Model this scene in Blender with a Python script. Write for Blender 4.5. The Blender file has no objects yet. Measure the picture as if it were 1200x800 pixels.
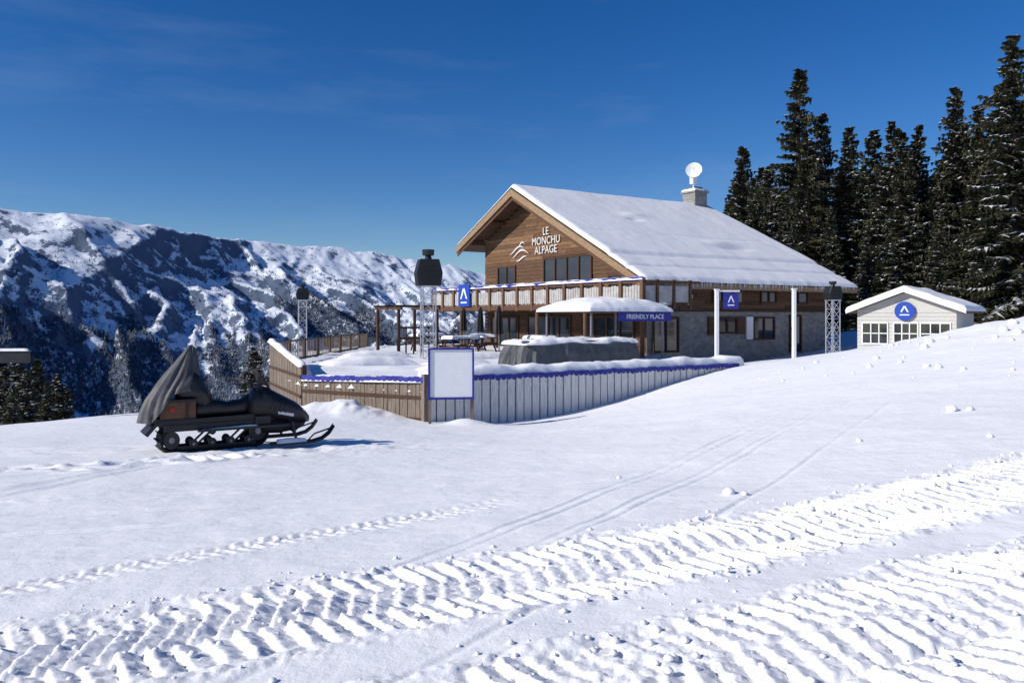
import bpy, math, random
import numpy as np
from mathutils import Vector, Matrix
random.seed(7); np.random.seed(7)
scene=bpy.context.scene
# ------------------------------------------------------------------ noise
def _h(xi,yi,s):
    h=(xi.astype(np.int64)*374761393+yi.astype(np.int64)*668265263+s*1442695)&0xffffffff
    h=((h^(h>>13))*1274126177)&0xffffffff
    h=((h^(h>>15))*2246822519)&0xffffffff
    return ((h^(h>>16))&0xffffffff)/4294967296.0
def vn(x,y,s=0):
    xf=np.floor(x);yf=np.floor(y);tx=x-xf;ty=y-yf
    tx=tx*tx*tx*(tx*(tx*6-15)+10);ty=ty*ty*ty*(ty*(ty*6-15)+10)
    a=_h(xf,yf,s);b=_h(xf+1,yf,s);c=_h(xf,yf+1,s);d=_h(xf+1,yf+1,s)
    return (a*(1-tx)+b*tx)*(1-ty)+(c*(1-tx)+d*tx)*ty
def fbm(x,y,o=4,s=0,g=.5):
    r=0;a=1;n=0
    for i in range(o):
        cs,sn=math.cos(i*.9),math.sin(i*.9)
        r=r+a*vn((x*cs-y*sn)*2**i+17.3*i,(x*sn+y*cs)*2**i-9.1*i,s+i*31);n+=a;a*=g
    return r/n*2-1
def ridged(x,y,o=4,s=0,rot=.8):
    r=0;a=1;n=0;w=1
    for i in range(o):
        cs,sn=math.cos(i*rot),math.sin(i*rot)
        v=1-np.abs(vn((x*cs-y*sn)*2**i+5.3*i,(x*sn+y*cs)*2**i+3.1*i,s+i*17)*2-1)
        v=v*v*w; w=np.clip(v*1.8,0,1)
        r=r+a*v;n+=a;a*=.5
    return r/n
def sst(a,b,x):
    t=np.clip((x-a)/(b-a),0,1);return t*t*(3-2*t)
# ------------------------------------------------------------------ terrain functions
def hill(x,y):
    q=-.85*x+.52*y
    return -.5*8*np.log1p(np.exp(np.clip((q-22)/8,-30,500)))-.03*np.clip(q,-4000,22)
CP=[(0,0,-1.6),(0,3.5,-1.62),(-3,4,-1.76),(3,4.5,-1.42),(-6.1,13.6,-2.3),(-3.56,15.2,-2.36),(0,10,-2.0),(5,10,-1.45),(10,13,-.85),
(16,25,-.05),(13.8,26,-.62),(11.5,27,-1.2),(7.7,28.5,-1.87),(2.7,25.3,-2.83),(-1,22.9,-3.09),(-2.34,22,-2.93),(-6.3,24.2,-2.7),
(-12.8,20,-2.75),(-9,17.5,-2.5),(19,24,.35),(5,18,-1.9),(0,17,-2.55),(9,20,-1.2),(-8.5,28.5,-3.6),
(0,32,-3.2),(8,36,-2.4),(14,42,-2.2),(18,36,-1.5),(-10,34,-6.5),(-17,26,-5),(26,12,1.2),(6,5,-1.15),(-8,8,-2.05),(-15,8,-2.4),(0,-6,-1.3)]
for p in [(-45,40),(-40,10),(-30,60),(0,75),(25,75),(55,75),(55,40),(50,10),(40,-8),(-40,-8),(-20,45),(0,55),(20,60),(35,50)]:
    CP.append((p[0],p[1],float(hill(np.array(float(p[0])),np.array(float(p[1]))))))
CP=np.array(CP)
def tps(r2): return np.where(r2>1e-9,.5*r2*np.log(np.maximum(r2,1e-9)),0)
n=len(CP);A=np.zeros((n+3,n+3))
d2=(CP[:,None,0]-CP[None,:,0])**2+(CP[:,None,1]-CP[None,:,1])**2
A[:n,:n]=tps(d2)+np.eye(n)*.5;A[:n,n]=1;A[:n,n+1]=CP[:,0];A[:n,n+2]=CP[:,1];A[n:,:n]=A[:n,n:].T
W=np.linalg.solve(A,np.concatenate([CP[:,2],[0,0,0]]))
X0,X1,Y0,Y1=-45.,60.,-9.,78.
def zt(x,y):
    x=np.asarray(x,float);y=np.asarray(y,float)
    z=W[n]+W[n+1]*x+W[n+2]*y
    for i in range(n): z=z+W[i]*tps((x-CP[i,0])**2+(y-CP[i,1])**2)
    e=np.minimum(np.minimum(x-X0,X1-x),np.minimum(y-Y0,Y1-y))
    k=sst(0,9,e)
    return z*k+hill(x,y)*(1-k)
def zt1(x,y): return float(zt(np.array([x]),np.array([y]))[0])
RX=[-14000,-8000,-5200,-3330,-2860,-2530,-2150,-1540,-805,-330,900,4000,12000]
RY=[3400,3900,4600,5220,5600,5950,6740,7250,7560,7900,8500,9200,10500]
RZ=[700,900,860,700,672,650,620,610,510,440,330,260,260]
WID=4300.
def far(x,y):
    yr=np.interp(x,RX,RY)+330*fbm(x/1300,x*0,3,5);zr=np.interp(x,RX,RZ)+22*fbm(x/260,x*0+3,5,9)
    t=(yr-y)/WID
    f=np.where(t>0,np.clip(1-t,0,1)**1.25,np.clip(1+t*.9,0,1))
    tt=np.clip(t,0,1)
    m=-800+(zr+800)*f
    wx=x+260*fbm(x/900,y/900,4,2);wy=y+260*fbm(x/900+9,y/900,4,4)
    u=(wx+.85*wy);v=(wy-.3*wx)
    amp=4*tt*(1-tt)
    m=m+(ridged(u/1150,v/2600,5,3,.35)-.45)*(35+300*amp)+(ridged(u/360,v/800,4,8,.4)-.45)*(28+115*amp)+(ridged(u/120,v/190,4,6)-.4)*(16+38*amp)
    hl=np.maximum(hill(x,y),-800)+fbm(x/300,y/300,4,12)*40*sst(150,900,np.hypot(x,y))
    return np.maximum(hl,m)
# ------------------------------------------------------------------ mesh helpers
def grid_obj(name,xs,ys,Z,mat,X=None,Y=None,smooth=True):
    if X is None: X,Y=np.meshgrid(xs,ys)
    ny,nx=Z.shape
    co=np.stack([X,Y,Z],-1).reshape(-1,3).astype(np.float32)
    i=np.arange(ny*nx).reshape(ny,nx)
    q=np.stack([i[:-1,:-1],i[:-1,1:],i[1:,1:],i[1:,:-1]],-1).reshape(-1,4)
    me=bpy.data.meshes.new(name);me.vertices.add(len(co));me.vertices.foreach_set('co',co.ravel())
    me.loops.add(q.size);me.loops.foreach_set('vertex_index',q.ravel().astype(np.int32))
    me.polygons.add(len(q));me.polygons.foreach_set('loop_start',(np.arange(len(q))*4).astype(np.int32))
    me.polygons.foreach_set('use_smooth',np.full(len(q),smooth))
    me.update(calc_edges=True)
    o=bpy.data.objects.new(name,me);scene.collection.objects.link(o);me.materials.append(mat);return o
def empty(name,loc=(0,0,0),rz=0,parent=None):
    o=bpy.data.objects.new(name,None);o.empty_display_size=.2;o.location=loc;o.rotation_euler=(0,0,rz)
    scene.collection.objects.link(o)
    if parent:o.parent=parent
    return o
class MB:
    def __init__(s): s.v=[];s.f=[];s.m=[]
    def face(s,pts,m=0):
        b=len(s.v);s.v+= [tuple(p) for p in pts];s.f.append(tuple(range(b,b+len(pts))));s.m.append(m)
    def box(s,c,d,m=0,rz=0,R=None):
        b=len(s.v);hx,hy,hz=d[0]/2,d[1]/2,d[2]/2
        if R is None:R=Matrix.Rotation(rz,3,'Z')
        c=Vector(c)
        for x,y,z in [(-1,-1,-1),(1,-1,-1),(1,1,-1),(-1,1,-1),(-1,-1,1),(1,-1,1),(1,1,1),(-1,1,1)]:
            s.v.append(tuple(c+R@Vector((x*hx,y*hy,z*hz))))
        for f in [(0,3,2,1),(4,5,6,7),(0,1,5,4),(1,2,6,5),(2,3,7,6),(3,0,4,7)]:
            s.f.append(tuple(b+k for k in f));s.m.append(m)
    def bx(s,x0,x1,y0,y1,z0,z1,m=0): s.box(((x0+x1)/2,(y0+y1)/2,(z0+z1)/2),(x1-x0,y1-y0,z1-z0),m)
    def cyl(s,p0,p1,r0,r1=None,n=10,m=0,cap=True):
        if r1 is None:r1=r0
        p0=Vector(p0);p1=Vector(p1);d=(p1-p0).normalized()
        u=d.orthogonal().normalized();w=d.cross(u);b=len(s.v)
        for p,r in((p0,r0),(p1,r1)):
            for i in range(n):
                a=2*math.pi*i/n;s.v.append(tuple(p+(u*math.cos(a)+w*math.sin(a))*r))
        for i in range(n):
            j=(i+1)%n;s.f.append((b+i,b+j,b+n+j,b+n+i));s.m.append(m)
        if cap:
            s.f.append(tuple(b+n-1-i for i in range(n)));s.m.append(m)
            s.f.append(tuple(b+n+i for i in range(n)));s.m.append(m)
    def ext(s,poly,a0,a1,axis='x',m=0):
        b=len(s.v);k=len(poly)
        for a in(a0,a1):
            for p in poly:
                if axis=='x':s.v.append((a,p[0],p[1]))
                elif axis=='y':s.v.append((p[0],a,p[1]))
                else:s.v.append((p[0],p[1],a))
        for i in range(k):
            j=(i+1)%k;s.f.append((b+i,b+j,b+k+j,b+k+i));s.m.append(m)
        s.f.append(tuple(b+k-1-i for i in range(k)));s.m.append(m)
        s.f.append(tuple(b+k+i for i in range(k)));s.m.append(m)
    def loft(s,rings,m=0,cap=True):
        b=len(s.v);k=len(rings[0])
        for r in rings:s.v+=[tuple(p) for p in r]
        for a in range(len(rings)-1):
            for i in range(k):
                j=(i+1)%k;s.f.append((b+a*k+i,b+a*k+j,b+(a+1)*k+j,b+(a+1)*k+i));s.m.append(m)
        if cap:
            s.f.append(tuple(b+k-1-i for i in range(k)));s.m.append(m)
            e=b+(len(rings)-1)*k;s.f.append(tuple(e+i for i in range(k)));s.m.append(m)
    def obj(s,name,mats,parent=None,loc=None,rz=0,smooth=False,bevel=0):
        me=bpy.data.meshes.new(name);me.from_pydata(s.v,[],s.f)
        for mt in (mats if isinstance(mats,(list,tuple)) else [mats]):me.materials.append(mt)
        me.polygons.foreach_set('material_index',s.m)
        if smooth:me.polygons.foreach_set('use_smooth',[True]*len(s.f))
        me.update()
        import bmesh
        bm=bmesh.new();bm.from_mesh(me);bmesh.ops.recalc_face_normals(bm,faces=bm.faces);bm.to_mesh(me);bm.free()
        o=bpy.data.objects.new(name,me);scene.collection.objects.link(o)
        if parent:o.parent=parent
        if loc is not None:o.location=loc;o.rotation_euler=(0,0,rz)
        if bevel:
            b=o.modifiers.new('b','BEVEL');b.width=bevel;b.segments=2;b.limit_method='ANGLE'
        return o
def snow_pad(name,x0,x1,y0,y1,base,th,mat,parent=None,res=.15,seed=0,rough=.05,dome=0,loc=None,rz=0,edge=.25):
    """rounded lumpy snow slab over rectangle; base = function(x,y) or number"""
    nx=max(6,int((x1-x0)/res));ny=max(6,int((y1-y0)/res))
    xs=np.linspace(x0,x1,nx);ys=np.linspace(y0,y1,ny)
    if x1-x0>.5 and y1-y0>.3:
        xs=np.sort(np.unique(np.concatenate([xs,[x0+.04,x0+.1,x1-.1,x1-.04]])));ys=np.sort(np.unique(np.concatenate([ys,[y0+.04,y0+.1,y1-.1,y1-.04]])))
    X,Y=np.meshgrid(xs,ys)
    e=np.minimum(np.minimum(X-x0,x1-X),np.minimum(Y-y0,y1-Y))
    k=np.sqrt(np.clip(1-(1-np.clip(e/edge,0,1))**2,0,1))
    B=base(X,Y) if callable(base) else np.full(X.shape,float(base))
    D=4*((X-x0)/(x1-x0))*(1-(X-x0)/(x1-x0))*4*((Y-y0)/(y1-y0))*(1-(Y-y0)/(y1-y0))
    Z=B+k*(th+rough*fbm(X*1.3+seed,Y*1.3,4,seed)+dome*np.sqrt(np.clip(D,0,1)))-(1-np.clip(e/.02,0,1))*.03
    a=min(.05,(y1-y0)*.08)
    wx=a*fbm(X*2,Y*2+seed,3,seed+3);wy=a*fbm(X*2+7,Y*2+seed,3,seed+4)
    o=grid_obj(name,None,None,Z,mat,X+wx,Y+wy)
    if parent:o.parent=parent
    if loc is not None:o.location=loc;o.rotation_euler=(0,0,rz)
    return o
# ------------------------------------------------------------------ materials
def newmat(name):
    m=bpy.data.materials.new(name);m.use_nodes=True;nt=m.node_tree;b=nt.nodes['Principled BSDF'];return m,nt,b
def simple(name,col,rough=.6,metal=0,var=.15,scale=6,bump=0,stretch=(1,1,1),spec=.3,col2=None):
    m,nt,b=newmat(name);N=nt.nodes;L=nt.links
    tc=N.new('ShaderNodeTexCoord');mp=N.new('ShaderNodeMapping');mp.inputs['Scale'].default_value=stretch
    ns=N.new('ShaderNodeTexNoise');ns.inputs['Scale'].default_value=scale;ns.inputs['Detail'].default_value=6;ns.inputs['Roughness'].default_value=.65
    L.new(tc.outputs['Object'],mp.inputs[0]);L.new(mp.outputs[0],ns.inputs['Vector'])
    cr=N.new('ShaderNodeValToRGB');cr.color_ramp.elements[0].position=.3;cr.color_ramp.elements[1].position=.7
    c2=col2 or tuple(min(1,c*(1+var)) for c in col)
    cr.color_ramp.elements[0].color=(*[c*(1-var) for c in col],1);cr.color_ramp.elements[1].color=(*c2,1)
    L.new(ns.outputs['Fac'],cr.inputs[0]);L.new(cr.outputs[0],b.inputs['Base Color'])
    b.inputs['Roughness'].default_value=rough;b.inputs['Metallic'].default_value=metal;b.inputs['Specular IOR Level'].default_value=spec
    if bump:
        bp=N.new('ShaderNodeBump');bp.inputs['Strength'].default_value=bump;bp.inputs['Distance'].default_value=.02
        L.new(ns.outputs['Fac'],bp.inputs['Height']);L.new(bp.outputs[0],b.inputs['Normal'])
    return m
def snowmat(name,bump=.5,fine=60,col=(.89,.895,.91),mid=5,dist=.03):
    m,nt,b=newmat(name);N=nt.nodes;L=nt.links
    tc=N.new('ShaderNodeTexCoord')
    n1=N.new('ShaderNodeTexNoise');n1.inputs['Scale'].default_value=fine;n1.inputs['Detail'].default_value=6;n1.inputs['Roughness'].default_value=.75
    n2=N.new('ShaderNodeTexNoise');n2.inputs['Scale'].default_value=mid;n2.inputs['Detail'].default_value=9;n2.inputs['Roughness'].default_value=.62
    n4=N.new('ShaderNodeTexNoise');n4.inputs['Scale'].default_value=.35;n4.inputs['Detail'].default_value=4
    for q in(n1,n2,n4):L.new(tc.outputs['Object'],q.inputs['Vector'])
    b1=N.new('ShaderNodeBump');b1.inputs['Strength'].default_value=bump;b1.inputs['Distance'].default_value=.008
    b2=N.new('ShaderNodeBump');b2.inputs['Strength'].default_value=bump;b2.inputs['Distance'].default_value=dist
    L.new(n1.outputs['Fac'],b1.inputs['Height']);L.new(n2.outputs['Fac'],b2.inputs['Height']);L.new(b1.outputs[0],b2.inputs['Normal']);L.new(b2.outputs[0],b.inputs['Normal'])
    mx=N.new('ShaderNodeMix');mx.data_type='RGBA';mx.inputs[6].default_value=(*[c*.93 for c in col],1);mx.inputs[7].default_value=(*col,1)
    L.new(n4.outputs['Fac'],mx.inputs[0]);L.new(mx.outputs[2],b.inputs['Base Color'])
    b.inputs['Roughness'].default_value=.75;b.inputs['Specular IOR Level'].default_value=.25
    return m
SNOW=snowmat('snow',.55,45);SNOWR=snowmat('roof_snow',.35,20,(.82,.82,.84),2.0,.05)
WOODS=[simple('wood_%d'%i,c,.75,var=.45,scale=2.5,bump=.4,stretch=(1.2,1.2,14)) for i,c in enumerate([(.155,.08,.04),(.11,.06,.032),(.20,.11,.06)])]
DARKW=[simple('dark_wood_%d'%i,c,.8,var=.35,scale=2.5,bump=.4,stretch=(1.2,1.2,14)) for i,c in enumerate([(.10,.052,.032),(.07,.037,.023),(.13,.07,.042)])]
TRIM=simple('barge_wood',(.27,.18,.105),.7,var=.25,scale=3,stretch=(1,1,6))
GREYW=simple('weathered_wood',(.19,.15,.12),.85,var=.45,scale=3,stretch=(8,8,1),bump=.4)
FENCEW=simple('painted_board',(.62,.62,.605),.8,var=.22,scale=3,stretch=(9,9,1),bump=.3)
DARK=simple('dark_interior',(.018,.017,.018),.6,var=.3)
BLACK=simple('black_plastic',(.012,.012,.013),.42,var=.3,spec=.4,bump=.15)
RUBBER=simple('rubber',(.015,.015,.016),.8,var=.3)
METAL=simple('alu_truss',(.55,.56,.58),.35,metal=.8,var=.1)
GREYM=simple('grey_metal',(.2,.2,.21),.45,metal=.6,var=.2)
DKMET=simple('dark_metal',(.035,.035,.038),.5,metal=.3,var=.3)
WHITE=simple('white_paint',(.78,.79,.80),.5,var=.04)
BANNER=simple('white_panel',(.62,.62,.61),.65,var=.12,scale=3)
PANEL=simple('balcony_panel',(.40,.385,.37),.7,var=.3,scale=2.5)
BLUE=simple('blue_fabric',(.028,.032,.26),.6,var=.25)
BLUE2=simple('blue_sign',(.015,.06,.36),.45,var=.1)
CREAM=simple('cream_paint',(.50,.49,.46),.7,var=.12,stretch=(1,1,8))
TARP=simple('grey_tarp',(.075,.075,.08),.55,var=.4,scale=3,bump=.8)
TARP2=simple('bar_tarp',(.09,.095,.10),.6,var=.35,scale=2,bump=.8)
BOXC=simple('brown_box',(.12,.055,.03),.5,var=.4)
RED=simple('red_lens',(.35,.02,.015),.3,var=.1)
def stone():
    m,nt,b=newmat('stone_wall');N=nt.nodes;L=nt.links
    tc=N.new('ShaderNodeTexCoord');v=N.new('ShaderNodeTexVoronoi');v.inputs['Scale'].default_value=3.6;v.feature='F1'
    mp=N.new('ShaderNodeMapping');mp.inputs['Scale'].default_value=(1,1,1.9);L.new(tc.outputs['Object'],mp.inputs[0])
    ns=N.new('ShaderNodeTexNoise');ns.inputs['Scale'].default_value=5;ns.inputs['Detail'].default_value=8
    L.new(mp.outputs[0],v.inputs['Vector']);L.new(tc.outputs['Object'],ns.inputs['Vector'])
    mx=N.new('ShaderNodeMix');mx.data_type='RGBA';mx.inputs[6].default_value=(.19,.185,.17,1);mx.inputs[7].default_value=(.34,.33,.31,1)
    sp=N.new('ShaderNodeSeparateColor');L.new(v.outputs['Color'],sp.inputs[0])
    ad=N.new('ShaderNodeMath');ad.operation='MULTIPLY';L.new(sp.outputs[0],ad.inputs[0]);L.new(ns.outputs['Fac'],ad.inputs[1])
    ad2=N.new('ShaderNodeMath');ad2.operation='MULTIPLY';ad2.inputs[1].default_value=1.5;L.new(ad.outputs[0],ad2.inputs[0])
    L.new(ad2.outputs[0],mx.inputs[0]);L.new(mx.outputs[2],b.inputs['Base Color']);b.inputs['Roughness'].default_value=.9
    bp=N.new('ShaderNodeBump');bp.inputs['Distance'].default_value=.05;bp.inputs['Strength'].default_value=.5;L.new(v.outputs['Distance'],bp.inputs['Height']);bp.invert=True
    L.new(bp.outputs[0],b.inputs['Normal']);return m
STONE=stone()
def glass():
    m,nt,b=newmat('window_glass');b.inputs['Base Color'].default_value=(.02,.025,.03,1);b.inputs['Roughness'].default_value=.06;b.inputs['Specular IOR Level'].default_value=.9
    return m
GLASS=glass()
# ------------------------------------------------------------------ near terrain
def axis(segs):
    out=[segs[0][0]]
    for a,b,s0,s1 in segs:
        k=max(2,int(abs(b-a)/((s0+s1)/2)));t=np.linspace(0,1,k+1)[1:]
        r=s1/s0
        if abs(r-1)<1e-3:u=t
        else:u=(r**t-1)/(r-1)
        out+=list(a+(b-a)*u)
    return np.array(out)
xs=axis([(X0,-14,2,.3),(-14,-4.5,.3,.03),(-4.5,-3,.03,.016),(-3,5,.016,.019),(5,8,.019,.035),(8,17,.035,.12),(17,X1,.15,2)])
ys=axis([(Y0,3.1,1,.05),(3.1,7,.014,.018),(7,10,.018,.035),(10,20,.035,.09),(20,36,.1,.4),(36,Y1,.5,2)])
X,Y=np.meshgrid(xs,ys)
Z=zt(X,Y)
Z+=.05*fbm(X/3.5,Y/3.5,4,40)+.014*fbm(X*1.6,Y*1.6,4,41)
Z+=.007*ridged(X*.9+Y*.4,Y*2.2,4,43)
def band(p0,p1,w,depth,per,seed,rough=.03,lanes=4,fs=1.0,skew=.25):
    p0=np.array(p0,float);p1=np.array(p1,float);d=(p1-p0);Ln=np.hypot(*d);d/=Ln;nn=np.array([-d[1],d[0]])
    s=(X-p0[0])*d[0]+(Y-p0[1])*d[1];t=(X-p0[0])*nn[0]+(Y-p0[1])*nn[1]
    sel=(np.abs(t)<w*.5+.6)&(s>-1)&(s<Ln+1)
    s=s[sel];t=t[sel]
    t=t+.05*fbm(s*1.1,t*.9+seed,4,seed)+.10*fbm(s*.25,s*0+seed,2,seed+1)
    edgev=.07*fbm(s*6,t*2,3,seed+2)
    m=(1-sst(w*.5-.09,w*.5+.02,np.abs(t)+edgev))
    along=sst(-.3,1,s)*(1-sst(Ln-1.5,Ln+.5,s))
    m=m*along
    lw=w/lanes
    tt_=t+.02*fbm(s*5,t*5,2,seed+15)
    li=np.floor((tt_+w*.5)/lw);lt=((tt_+w*.5)/lw)%1
    sgn=np.where(li%2==0,1.,-1.)
    ph=_h(li,li*0,seed)*.5
    sk=(s/per+skew*lw/per*sgn*lt+ph+.09*fbm(s*4,t*4,3,seed+7))
    fr=sk%1;ci=np.floor(sk)
    blk=sst(0,.10,fr)*(1-fr)**.7*1.25*sst(0,.07,lt)*(1-sst(.93,1,lt))
    keep=.55+.45*_h(ci,li,seed+3)
    worn=.45+.55*sst(-.4,.1,fbm(s*1.1,t*1.6,3,seed+11))
    crumb=ridged(s*20*fs,t*20*fs,3,seed+5)
    cr2=fbm(s*33*fs,t*33*fs,2,seed+6)
    brk=np.clip(fbm(s*8,t*8,2,seed+21)*1.6,-.6,1)
    dz=m*(-depth*.5+depth*blk*keep*worn+rough*(crumb-.3)*(1.2-worn*.6)+rough*.55*cr2+rough*.4*brk*(1.3-worn))
    eb=np.exp(-((np.abs(t)-w*.5-.03)/.07)**2)*along
    dz=dz+eb*(.010+.035*np.clip(fbm(s*7,t*9,3,seed+9)+.05,0,1)+.025*np.clip(cr2,0,1))*depth/.06
    Z[sel]+=dz
band((-9,1.41),(16,11.66),1.22,.055,.14,100,.016,3)
band((-7,.57),(17,9.45),1.35,.055,.14,200,.020,3)
band((-7.5,2.0),(0.2,8.2),.42,.020,.12,300,.014,lanes=2)
band((-20,13.9),(-6.0,13.75),1.0,.05,.3,400,.03,lanes=3)
band((-8.5,8.2),(-4.6,9.0),.5,.03,.25,450,.02,lanes=2)
def line(pts,w,dp,seed):
    for (a,b),(c,d) in zip(pts[:-1],pts[1:]):
        L=math.hypot(c-a,d-b);ux,uy=(c-a)/L,(d-b)/L
        s=(X-a)*ux+(Y-b)*uy;t=-(X-a)*uy+(Y-b)*ux
        sel=(np.abs(t)<.6)&(s>-.5)&(s<L+.5);s=s[sel];t=t[sel]
        t=t+.03*fbm((a+s*ux)*.9,(b+s*uy)*.9,3,seed)
        v=dp*(.75+.5*fbm((a+s*ux)*.7+seed,(b+s*uy)*.7,2,seed+1))
        Z[sel]+=(-v*np.exp(-(t/w)**2)+v*.4*np.exp(-((t-w*1.8)/w)**2))*sst(-.15,.15,s)*(1-sst(L-.15,L+.15,s))
def path(o1,o2):
    ts=np.linspace(0,1,9);P=[(-2.8,2.6),(-.84,5.4),(1.4,9.0),(4.2,13.5),(8.4,18)]
    px=np.interp(ts,np.linspace(0,1,5),[p[0] for p in P]);py=np.interp(ts,np.linspace(0,1,5),[p[1] for p in P])
    return [(a+o1+(o2-o1)*t,b) for a,b,t in zip(px,py,ts)]
for k,(a,b) in enumerate([(0,0),(.12,.3),(.6,.9),(.72,1.15),(1.5,2.4)]):
    line(path(a,b),.026,.011,500)
for k,o in enumerate([0,.16,1.3,1.46,2.6,3.0]):
    line([(-8,6.2+o*.6),(-3,7.4+o*.7),(2,9.4+o*.8),(9,13+o),(15,17.5+o)],.03,.011,520)
for k,(a,b,c,d) in enumerate([(-7.5,5.5,-5.4,11.8),(-7.1,5.5,-5.1,11.8),(-9,9,-4.8,12.2)]):
    line([(a,b),(c,d)],.08,.035,540+k)
for i in range(46):
    t=i/46;fx=-9.5+5.5*t+(.12 if i%2 else -.12)+random.uniform(-.15,.15);fy=10.2+2.6*t+random.uniform(-.4,.4)
    sel=(np.abs(X-fx)<.6)&(np.abs(Y-fy)<.5)
    rr=((X[sel]-fx)/.16)**2+((Y[sel]-fy)/.10)**2
    Z[sel]+=-.09*np.exp(-rr**1.5)+.03*np.exp(-((np.sqrt(rr)-1.6)/.4)**2)
dm=np.exp(-(((X+4.5)/3)**2+((Y-14.2)/1.1)**2));Z+=dm*.05*fbm(X*3,Y*3,4,77)
Z+=.35*np.exp(-(((X+4.6)/1.3)**2+((Y-22.4)/.9)**2))*(1+.5*fbm(X*2,Y*2,3,78))
Z+=.18*np.exp(-(((X+1.2)/.6)**2+((Y-21.6)/.5)**2))
rb=sst(9,15,X)*sst(14,20,Y)*(1-sst(27,30,Y));Z+=rb*(.07*fbm(X*.9,Y*.9,4,61)+.05*ridged(X*1.3,Y*1.3,3,62))
ground=grid_obj('snow_ground',xs,ys,Z,SNOW)
def gz(x,y):
    i=np.searchsorted(xs,x);j=np.searchsorted(ys,y);return float(Z[min(j,len(ys)-1),min(i,len(xs)-1)])
mb=MB()
def clump(x,y,r):
    z=gz(x,y)
    ph=random.uniform(0,6)
    N=7;M=5
    rings=[]
    for j in range(M):
        th=math.pi*(j+.35)/(M-.3)
        rings.append([(x+r*math.sin(th)*math.cos(2*math.pi*i/N+ph)*random.uniform(.7,1.25),y+r*math.sin(th)*math.sin(2*math.pi*i/N+ph)*random.uniform(.7,1.25),z+r*.35-r*.65*math.cos(th)*random.uniform(.8,1.15)) for i in range(N)])
    mb.loft(rings)
for i in range(700):
    s=random.uniform(-3,11);off=random.choice([1,-1])*(.6+abs(random.gauss(0,.16)))
    bse=5.1+.41*s if random.random()<.6 else 3.2+.37*s
    x=s;y=bse+off
    if y>3: clump(x,y,random.choice([.006,.008,.010,.012,.015,.020]))
for i in range(700):
    s=random.uniform(-3,9);bse=5.1+.41*s if random.random()<.55 else 3.2+.37*s
    y=bse+random.uniform(-.6,.6)
    if y>3.1: clump(s,y,random.choice([.008,.010,.013,.016,.022,.026]))
for i in range(110):
    x=random.uniform(7,18);y=random.uniform(12,25);clump(x,y,random.choice([.02,.025,.03,.04,.05,.08]))
for (x,y,r) in [(2.0,7.4,.06),(2.12,7.3,.03),(6.2,11.3,.09),(6.4,11.2,.05),(12.5,19.8,.14),(12.9,20.1,.10),(10.8,21,.12),(13.2,21.5,.12),(9.2,19,.07),(4.2,9.7,.04),(5.3,8.9,.04),(11.6,22.3,.15),(14,22.4,.14),(1.2,9,.03),(9.8,14.6,.06),(9,16,.07)]: clump(x,y,r)
mb.obj('snow_clumps',SNOW,smooth=True)
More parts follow.
